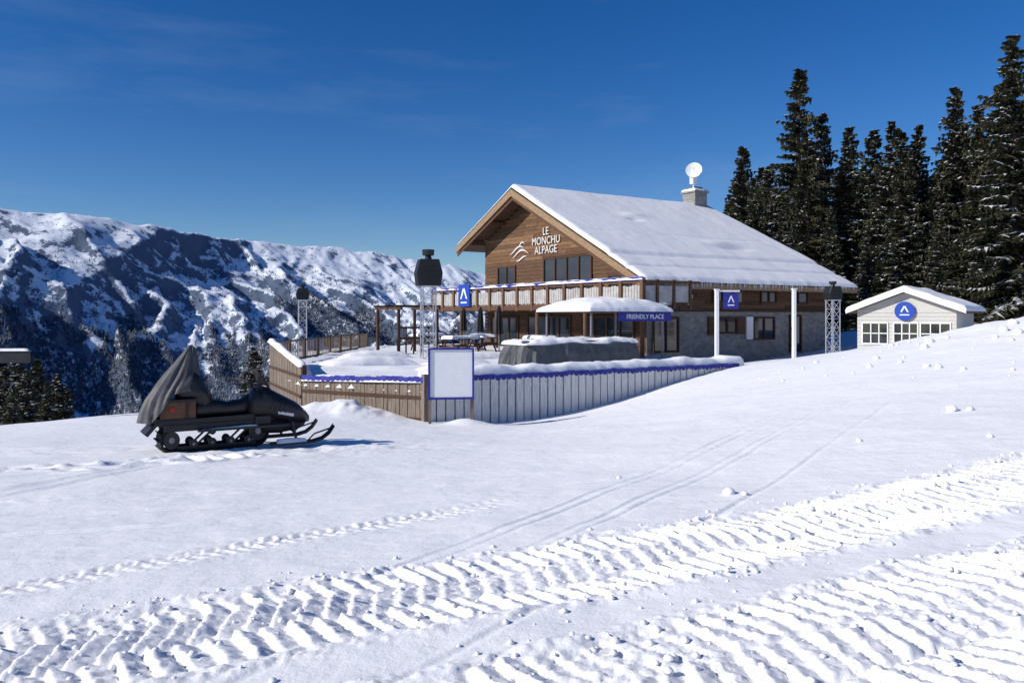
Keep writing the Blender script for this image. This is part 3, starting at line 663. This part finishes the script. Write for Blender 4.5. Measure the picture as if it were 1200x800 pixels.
for k2,(x,y,r,h) in enumerate([(-11.5,-3.5,1.0,.28),(-9.8,-.5,.9,.22),(-12.8,1,1.2,.3),(-7,2.5,1,.3),(-11,4.5,1.1,.35)]):
    snow_pad('snow_mound',x-r*1.5,x+r*1.5,y-r*.7,y+r*.7,-1.86,.05,SNOW,te,.12,60+k2,.05,dome=h,edge=.4)
def table(x,y,rz):
    t=empty('picnic_table',tuple(Matrix.Rotation(RZ_,3,'Z')@Vector((x,y,0))+Vector((P1[0],P1[1],-1.8))),RZ_+rz)
    mb=MB();mb.box((0,0,.73),(1.8,.8,.05));mb.box((0,.65,.43),(1.8,.28,.05));mb.box((0,-.65,.43),(1.8,.28,.05))
    for s in(-.7,.7):
        mb.box((s,0,.38),(.07,1.4,.07));mb.cyl((s,-.5,0),(s,-.2,.7),.04);mb.cyl((s,.5,0),(s,.2,.7),.04)
    mb.obj('timber',DARKW[1],t)
    snow_pad('snow_on_table',-.9,.9,-.4,.4,.755,.14,SNOW,t,.08,int(x*10)%50,.03,edge=.15)
table(-6.5,5.2,.2);table(-4.0,7.5,1.4);table(-5.5,10.5,.1);table(-3.2,3.6,1.5)
def parasol(x,y,h):
    w=Matrix.Rotation(RZ_,3,'Z')@Vector((x,y,0))+Vector((P1[0],P1[1],-1.8))
    p=empty('closed_parasol',tuple(w),0);mb=MB();mb.cyl((0,0,0),(0,0,h),.03,m=1);mb.cyl((0,0,0),(0,0,.12),.3,m=1)
    rings=[]
    for z,r in((h*.42,.17),(h*.5,.14),(h*.7,.13),(h*.9,.09),(h*1.0,.02)):
        rings.append([(r*(1+.25*math.cos(a*8))*math.cos(a),r*(1+.25*math.cos(a*8))*math.sin(a),z) for a in np.linspace(0,2*math.pi,33)[:-1]])
    mb.loft(rings);mb.obj('canopy',[DARK,GREYM],p)
parasol(-5,4.3,2.3);parasol(-3.2,9,2.3);parasol(-2.5,12,2.3)
# ------------------------------------------------------------------ trusses
def truss(x,y,zb,ztop,w,headh,headw):
    o=empty('lighting_truss_tower',(x,y,zb),.3);mb=MB();h=ztop-headh-zb;r=.026
    cs=[(-w/2,-w/2),(w/2,-w/2),(w/2,w/2),(-w/2,w/2)]
    for c in cs: mb.cyl((c[0],c[1],0),(c[0],c[1],h),r,n=6)
    k=max(3,int(h/(w*.9)));st=h/k
    for i in range(k):
        for j in range(4):
            a=cs[j];b=cs[(j+1)%4]
            if i%2:a,b=b,a
            mb.cyl((a[0],a[1],i*st),(b[0],b[1],(i+1)*st),r*.6,n=5);mb.cyl((a[0],a[1],i*st+.02),(b[0],b[1],i*st+.02),r*.6,n=5)
    mb.box((0,0,.02),(w*1.5,w*1.5,.04));mb.box((0,0,h),(w*1.2,w*1.2,.04));mb.obj('truss',METAL,o)
    mb=MB();mb.ext([(-headw/2,0),(headw/2,0),(headw*.58,headh*.35),(headw*.42,headh*.72),(-headw*.42,headh*.72),(-headw*.58,headh*.35)],-headw*.4,headw*.4,'y')
    mb.v=[(a,b,c+h+.02) for a,b,c in mb.v]
    mb.cyl((0,0,h+headh*.70),(0,0,h+headh*.86),headw*.18,headw*.12,12);mb.cyl((0,0,h+headh*.84),(0,0,h+headh),headw*.25,headw*.28,12)
    for k3 in range(4): mb.box((0,-headw*.41,h+headh*(.1+.14*k3)),(headw*.8,.03,headh*.04))
    mb.obj('lamp_housing',BLACK,o,bevel=.02)
truss(-3.55,34,-1.85,2.8,.55,1.55,.95)
truss(-9.4,36,-1.85,1.42,.34,.72,.5)
truss(13.2,33,-1.7,1.42,.38,.78,.55)
def wpole(x,y,zb,z1,sign):
    o=empty('flag_pole_frame' if sign else 'white_post',(x,y,0),.15);mb=MB();mb.bx(-.065,.065,-.065,.065,zb,z1,0);mb.bx(-.085,.085,-.085,.085,z1,z1+.04,0);mb.obj('post',WHITE,o,bevel=.01)
    if sign:
        mb=MB();mb.bx(.066,.9,-.025,.025,z1-.06,z1,0);mb.bx(.25,.85,-.02,.02,z1-.70,z1-.1,1);mb.obj('hanging_sign',[WHITE,BLUE],o)
        mb=MB();
        for s in(-1,1):mb.face([(.55+s*.02,-.03,z1-.2),(.55+s*.13,-.03,z1-.46),(.55+s*.085,-.03,z1-.46),(.55-s*.01,-.03,z1-.25)])
        mb.bx(.42,.68,-.032,-.028,z1-.58,z1-.54);mb.obj('sign_mark',WHITE,o)
wpole(7.66,30,-2.4,.96,True);wpole(10.9,31,-2.2,1.02,False)
sb=empty('framed_signboard',(-1.62,21.35,0),math.radians(8))
mb=MB();mb.bx(-.56,.56,-.02,.02,-2.16,-.9,0)
mb.bx(-.61,-.56,-.05,.05,-2.22,-.85,1);mb.bx(.56,.61,-.05,.05,-2.22,-.85,1);mb.bx(-.56,.56,-.05,.05,-.90,-.85,1);mb.bx(-.56,.56,-.05,.05,-2.22,-2.17,1)
mb.bx(-.60,-.52,.051,.13,-3.3,-.9,2);mb.bx(.52,.60,.051,.13,-3.3,-.9,2)
mb.obj('board',[WHITE,BLUE,GREYW],sb)
# ------------------------------------------------------------------ hut
ht=empty('ticket_hut',(17.75,36.2,-1.7),math.radians(-38))
mb=MB();W2=2.05;EV=1.95;AP=2.75;LN=4.6
mb.ext([(-W2,-1),(W2,-1),(W2,EV),(0,AP),(-W2,EV)],0,LN,'y',0)
z=-.2
while z<EV: mb.bx(-W2,W2,-.02,-.001,z,z+.15,0);z+=.17
mb.obj('walls',CREAM,ht)
mb=MB()
for a,b in((-1.8,-.75),(-.45,.5),(.65,1.8)):
    mb.bx(a,b,-.05,-.03,.45,1.35,0);mb.bx(a-.045,a,-.08,-.021,.4,1.4,1);mb.bx(b,b+.045,-.08,-.021,.4,1.4,1);mb.bx(a,b,-.08,-.021,1.35,1.41,1);mb.bx(a,b,-.08,-.021,.39,.45,1)
    for t in np.linspace(a,b,4)[1:-1]: mb.bx(t-.02,t+.02,-.07,-.052,.45,1.35,1)
    mb.bx(a,b,-.072,-.054,.88,.92,1)
mb.obj('windows',[GLASS,WHITE],ht)
mb=MB()
for s in(-1,1):
    mb.ext([(0,AP+.02),(s*(W2+.4),EV-.16+.02),(s*(W2+.4),EV-.16+.14),(0,AP+.16)],-.35,LN+.3,'y',0)
    mb.ext([(0,AP+.18),(s*(W2+.42),EV-.16+.16),(s*(W2+.42),EV-.14),(0,AP+.02)],-.41,-.352,'y',1)
mb.obj('roof',[DARKW[2],WHITE],ht)
def hb(X_,Y_): return AP+.15-np.abs(X_)*(AP-EV+.14)/(W2+.4)
snow_pad('roof_snow',-W2-.46,W2+.46,-.42,LN+.35,hb,.17,SNOW,ht,.1,71,.05,edge=.22)
mb=MB();N=32
mb.loft([[(.0+.42*math.cos(a),y,1.92+.42*math.sin(a)) for a in np.linspace(0,2*math.pi,N+1)[:-1]] for y in(-.16,-.10)],0)
mb.obj('round_sign',BLUE2,ht)
mb=MB()
for s in(-1,1):mb.face([(s*.03,-.17,2.16),(s*.17,-.17,1.87),(s*.11,-.17,1.87),(-s*.015,-.17,2.1)])
mb.bx(-.2,.2,-.175,-.165,1.72,1.77);mb.obj('sign_mark',WHITE,ht)
lb=empty('wooden_signboard',(-12.25,19.6,0),.1);mb=MB();mb.bx(-.75,.45,-.03,.03,-1.15,-.82,0);mb.cyl((-.5,.06,-3),(-.5,.06,-.85),.05,m=1);mb.obj('board',[DKMET,DARKW[1]],lb)
snow_pad('sign_snow',-.75,.45,-.06,.06,-.83,.03,SNOW,lb,.06,5,.01,edge=.05)
# ------------------------------------------------------------------ snowmobile
sx,sy=-4.85,14.35;szm=zt1(sx,sy)
sm=empty('snowmobile',(sx,sy,szm+.0),math.atan2(1.6,2.54));sm.scale=(.88,.95,1.02)
def stadium(x0,z0,r0,x1,z1,r1,n=14):
    out=[]
    for i in range(n+1):
        a=math.pi/2+math.pi*i/n;out.append((x0+r0*math.cos(a),z0+r0*math.sin(a)))
    for i in range(n+1):
        a=-math.pi/2+math.pi*i/n;out.append((x1+r1*math.cos(a),z1+r1*math.sin(a)))
    return out
mb=MB()
so=stadium(-1.35,.21,.21,.25,.26,.25);si=stadium(-1.35,.21,.17,.25,.26,.21);K2=len(so)
b=len(mb.v)
for y in(-.25,.25):
    mb.v+=[(p[0],y,p[1]) for p in so];mb.v+=[(p[0],y,p[1]) for p in si]
for i in range(K2):
    j=(i+1)%K2
    mb.f+=[(b+i,b+j,b+2*K2+j,b+2*K2+i),(b+K2+i,b+K2+j,b+3*K2+j,b+3*K2+i),(b+i,b+j,b+K2+j,b+K2+i),(b+2*K2+i,b+2*K2+j,b+3*K2+j,b+3*K2+i)];mb.m+=[0]*4
for i in range(28):
    x=-1.35+i*1.65/28;mb.box((x,0,-.005),(.02,.5,.05),0)
    mb.box((x,0,.435),(.02,.5,.03),0)
for i in range(7):
    a=math.pi/2+math.pi*i/6;mb.box((-1.35+.23*math.cos(a),0,.21+.23*math.sin(a)),(.05,.5,.02),0,R=Matrix.Rotation(-a,3,'Y'))
mb.obj('track',RUBBER,sm)
mb=MB()
for x,r,z in((-1.35,.15,.21),(-.95,.08,.13),(-.6,.08,.13),(-.25,.08,.13),(.1,.08,.13),(.28,.17,.27),(-.6,.07,.33)):
    for y in(-.2,.2):
        mb.cyl((x,y-.02,z),(x,y+.02,z),r,n=18,m=0);mb.cyl((x,y-.03,z),(x,y+.03,z),r*.35,n=12,m=1)
for y in(-.18,.18):
    mb.box((-.5,y,.07),(1.5,.03,.05),0);mb.cyl((-.9,y,.1),(-.5,y,.42),.02,m=0);mb.cyl((-.2,y,.1),(.2,y,.42),.02,m=0)
mb.obj('suspension_wheels',[DKMET,GREYM],sm)
mb=MB()
mb.ext([(-1.62,.46),(.6,.46),(.6,.58),(-1.62,.54)],-.27,.27,'y',0)
mb.ext([(-1.78,.30),(-1.62,.46),(-1.62,.54),(-1.84,.34)],-.27,.27,'y',0)
mb.ext([(-1.5,.36),(.3,.36),(.3,.47),(-1.5,.47)],-.30,-.275,'y',0);mb.ext([(-1.5,.36),(.3,.36),(.3,.47),(-1.5,.47)],.275,.30,'y',0)
mb.bx(-.9,.9,-.42,-.302,.34,.38,0);mb.bx(-.9,.9,.302,.42,.34,.38,0)
mb.cyl((-1.6,-.27,.50),(-1.75,-.27,.62),.02);mb.cyl((-1.6,.27,.50),(-1.75,.27,.62),.02);mb.cyl((-1.75,-.27,.62),(-1.75,.27,.62),.02)
mb.obj('tunnel',BLACK,sm)
def ring(x,zc,hw,hh,n=20,e=3,tilt=0):
    out=[]
    for i in range(n):
        a=2*math.pi*i/n;ca,sa=math.cos(a),math.sin(a);r=(abs(ca)**e+abs(sa)**e)**(-1/e)
        out.append((x+tilt*sa*r*hh,hw*ca*r,zc+hh*sa*r))
    return out
mb=MB()
mb.loft([ring(-.95,.66,.17,.09),ring(-.85,.70,.20,.14),ring(-.5,.70,.2,.14),ring(-.3,.68,.19,.12),ring(-.02,.69,.17,.13),ring(.15,.74,.15,.17),ring(.25,.74,.12,.15)])
mb.obj('seat',BLACK,sm,smooth=True)
mb=MB()
mb.loft([ring(.1,.66,.24,.18),ring(.22,.74,.34,.27),ring(.42,.76,.42,.28),ring(.6,.70,.44,.26),ring(.85,.61,.44,.23),ring(1.08,.54,.38,.19),ring(1.25,.47,.27,.13),ring(1.36,.42,.16,.07)])
mb.obj('hood',BLACK,sm,smooth=True)
mb=MB()
mb.loft([ring(.35,.36,.3,.16),ring(.7,.33,.36,.14),ring(1.1,.33,.28,.1),ring(1.25,.34,.18,.06)]);mb.obj('belly_pan',DARK,sm,smooth=True)
mb=MB()
for s in(-1,1):
    mb.box((1.16,s*.19,.58),(.12,.16,.07),0,R=Matrix.Rotation(.35,3,'Y'))
    for q in range(4): mb.box((.5+.09*q,s*.44,.66-.01*q),(.05,.03,.10),1,R=Matrix.Rotation(.4,3,'Y'))
    mb.box((.35,s*.30,.46),(.3,.08,.14),1);mb.box((.78,s*.445,.56),(.32,.012,.05),2,R=Matrix.Rotation(.2,3,'Y'))
mb.cyl((1.2,-.3,.36),(1.36,0,.42),.02,m=1);mb.cyl((1.36,0,.42),(1.2,.3,.36),.02,m=1)
mb.obj('headlights_and_vents',[METAL,DKMET,BANNER],sm)
mb=MB()
for i in range(8):
    a0=-1.0+2*i/8;a1=a0+.25
    def wp(a,t):return (.62-.30*t-.16*(1-math.cos(a)),.30*math.sin(a)*(1-.15*t),.93+.40*t)
    mb.face([wp(a0,0),wp(a1,0),wp(a1,1),wp(a0,1)])
o=mb.obj('windscreen',DARK,sm,smooth=True);sd=o.modifiers.new('s','SOLIDIFY');sd.thickness=.008
mb=MB();mb.cyl((.3,0,.85),(.15,0,1.12),.03);mb.cyl((.15,-.2,1.12),(.15,.2,1.12),.016);mb.cyl((.15,-.2,1.12),(.02,-.4,1.17),.018);mb.cyl((.15,.2,1.12),(.02,.4,1.17),.018)
mb.cyl((.15,-.25,1.12),(.0,-.42,1.16),.03);mb.cyl((.15,.25,1.12),(.0,.42,1.16),.03)
mb.cyl((.25,-.3,.95),(.2,-.48,1.16),.012);mb.box((.2,-.52,1.2),(.05,.16,.1));mb.cyl((.25,.3,.95),(.2,.48,1.16),.012);mb.box((.2,.52,1.2),(.05,.16,.1))
mb.obj('handlebar',BLACK,sm)
mb=MB()
for s in(-1,1):
    y=s*.5;pts=[(.45,.04),(.6,.03),(1.3,.03),(1.5,.07),(1.65,.16),(1.75,.28)]
    for (xa,za),(xb,zb) in zip(pts[:-1],pts[1:]):
        mb.ext([(xa,za),(xb,zb),(xb,zb+.03),(xa,za+.03)],y-.09,y+.09,'y');mb.ext([(xa,za+.03),(xb,zb+.03),(xb,zb+.055),(xa,za+.055)],y-.02,y+.02,'y')
    mb.cyl((1.7,y,.26),(1.35,y,.18),.014);mb.cyl((1.35,y,.18),(1.2,y,.06),.014)
    mb.cyl((.98,y,.07),(.9,y*.92,.42),.03);mb.cyl((.9,y*.92,.40),(.8,s*.2,.45),.02);mb.cyl((.95,y*.95,.22),(.85,s*.2,.32),.018);mb.cyl((.95,y*.93,.25),(.78,s*.25,.66),.025)
mb.obj('skis',BLACK,sm)
mb=MB();mb.bx(-1.56,-.92,-.27,.27,.58,.84,0);mb.bx(-1.58,-.90,-.29,.29,.84,.89,2);mb.bx(-1.62,-.9,-.25,.25,.52,.578,2)
for s in(-1,1):mb.bx(-1.59,-1.562,s*.19-.05,s*.19+.05,.64,.70,1);mb.bx(-1.4,-1.3,s*.275-.006,s*.275+.006,.68,.76,1);mb.bx(-1.1,-1.06,s*.28-.01,s*.28+.01,.56,.86,2)
mb.obj('rear_box',[BOXC,RED,BLACK],sm,bevel=.012)
rings=[];N=72
for k2,(z,ra,rb_,cx_) in enumerate([(.50,.46,.40,-1.40),(.68,.47,.40,-1.36),(.88,.46,.38,-1.30),(1.08,.40,.33,-1.22),(1.28,.32,.27,-1.14),(1.46,.23,.19,-1.06),(1.62,.14,.11,-1.00),(1.73,.07,.045,-.96),(1.77,.01,.01,-.94)]):
    rr2=[]
    for i in range(N):
        a=2*math.pi*i/N;f=1+(.12*math.sin(a*5+.5*k2)+.07*math.sin(a*9-k2*.4)+.05*math.sin(a*17+k2*.3))*(1-k2*.06)
        op=.5+.5*math.cos(a)
        lift=0
        if k2<4: lift=(.50-.125*k2)*sst(.12,.6,op)
        rr2.append((cx_+ra*f*math.cos(a),rb_*f*math.sin(a),z+float(lift)+.02*math.sin(a*5)))
    rings.append(rr2)
mb=MB();mb.loft(rings,0,cap=False);mb.obj('cover',TARP,sm,smooth=True)
mb=MB();rg=[]
for k2,(x,zc,hw,hh) in enumerate([(-1.25,1.0,.25,.10),(-1.12,1.10,.27,.24),(-.98,1.08,.26,.30),(-.84,1.0,.24,.28),(-.72,.90,.22,.20),(-.62,.82,.18,.10)]):
    rg.append([(p[0]+.02*math.sin(i*2.3+k2),p[1]*(1+.07*math.sin(i*1.7+k2)),p[2]+.02*math.sin(i*1.3+k2*2)) for i,p in enumerate(ring(x,zc,hw,hh))])
mb.loft(rg);mb.obj('backrest_bag',BLACK,sm,smooth=True)
snow_pad('board_snow',-.85,.25,-.42,-.31,.375,.025,SNOW,sm,.04,81,.03,edge=.05)
snow_pad('seat_snow',-.50,-.15,-.12,.08,.80,.02,SNOW,sm,.03,82,.03,edge=.06)
snow_pad('hood_snow',.30,.55,-.05,.22,1.0,.02,SNOW,sm,.03,83,.03,edge=.06)
snow_pad('ski_snow',.55,1.2,-.58,-.42,.07,.05,SNOW,sm,.04,84,.04,edge=.06)
snow_pad('track_snow',-1.2,.2,-.32,-.24,-.06,.10,SNOW,sm,.03,85,.10,edge=.05)
# ------------------------------------------------------------------ light, world, camera
az=math.radians(248.3);el=math.radians(30)
w=bpy.data.worlds.new('World');scene.world=w;w.use_nodes=True;nt=w.node_tree;N_=nt.nodes;L_=nt.links
sk=N_.new('ShaderNodeTexSky');sk.sky_type='NISHITA';sk.sun_disc=False;sk.sun_elevation=el;sk.sun_rotation=az;sk.altitude=1200;sk.air_density=1.0;sk.dust_density=.3;sk.ozone_density=4.0
hs=N_.new('ShaderNodeHueSaturation');hs.inputs['Saturation'].default_value=1.32;hs.inputs['Hue'].default_value=.512
L_.new(sk.outputs[0],hs.inputs['Color'])
tc=N_.new('ShaderNodeTexCoord');mp=N_.new('ShaderNodeMapping');mp.inputs['Scale'].default_value=(1.2,1.2,7);mp.inputs['Rotation'].default_value=(.15,.2,0)
ns=N_.new('ShaderNodeTexNoise');ns.inputs['Scale'].default_value=2.2;ns.inputs['Detail'].default_value=9;ns.inputs['Roughness'].default_value=.6
L_.new(tc.outputs['Generated'],mp.inputs[0]);L_.new(mp.outputs[0],ns.inputs['Vector'])
mr=N_.new('ShaderNodeMapRange');mr.inputs['From Min'].default_value=.54;mr.inputs['From Max'].default_value=.85;mr.inputs['To Max'].default_value=.10;L_.new(ns.outputs['Fac'],mr.inputs['Value'])
mx=N_.new('ShaderNodeMix');mx.data_type='RGBA';mx.inputs[7].default_value=(6.0,7.0,8.5,1);L_.new(mr.outputs[0],mx.inputs[0]);L_.new(hs.outputs[0],mx.inputs[6])
L_.new(mx.outputs[2],N_['Background'].inputs[0]);N_['Background'].inputs[1].default_value=.098
l=bpy.data.lights.new('sun','SUN');l.energy=5.0;l.angle=math.radians(.53);l.color=(1,.95,.87)
lo=bpy.data.objects.new('sun',l);scene.collection.objects.link(lo)
sd=Vector((math.sin(az)*math.cos(el),math.cos(az)*math.cos(el),math.sin(el)))
lo.rotation_euler=sd.to_track_quat('Z','Y').to_euler();lo.location=sd*50
cam=bpy.data.cameras.new('camera');cam.lens=28.2;cam.sensor_width=36;cam.shift_y=-.025;cam.clip_start=.1;cam.clip_end=40000
co=bpy.data.objects.new('camera',cam);scene.collection.objects.link(co);co.location=(0,0,0);co.rotation_euler=(math.radians(90),0,0);scene.camera=co
scene.view_settings.view_transform='Standard';scene.view_settings.look='None';scene.view_settings.exposure=0
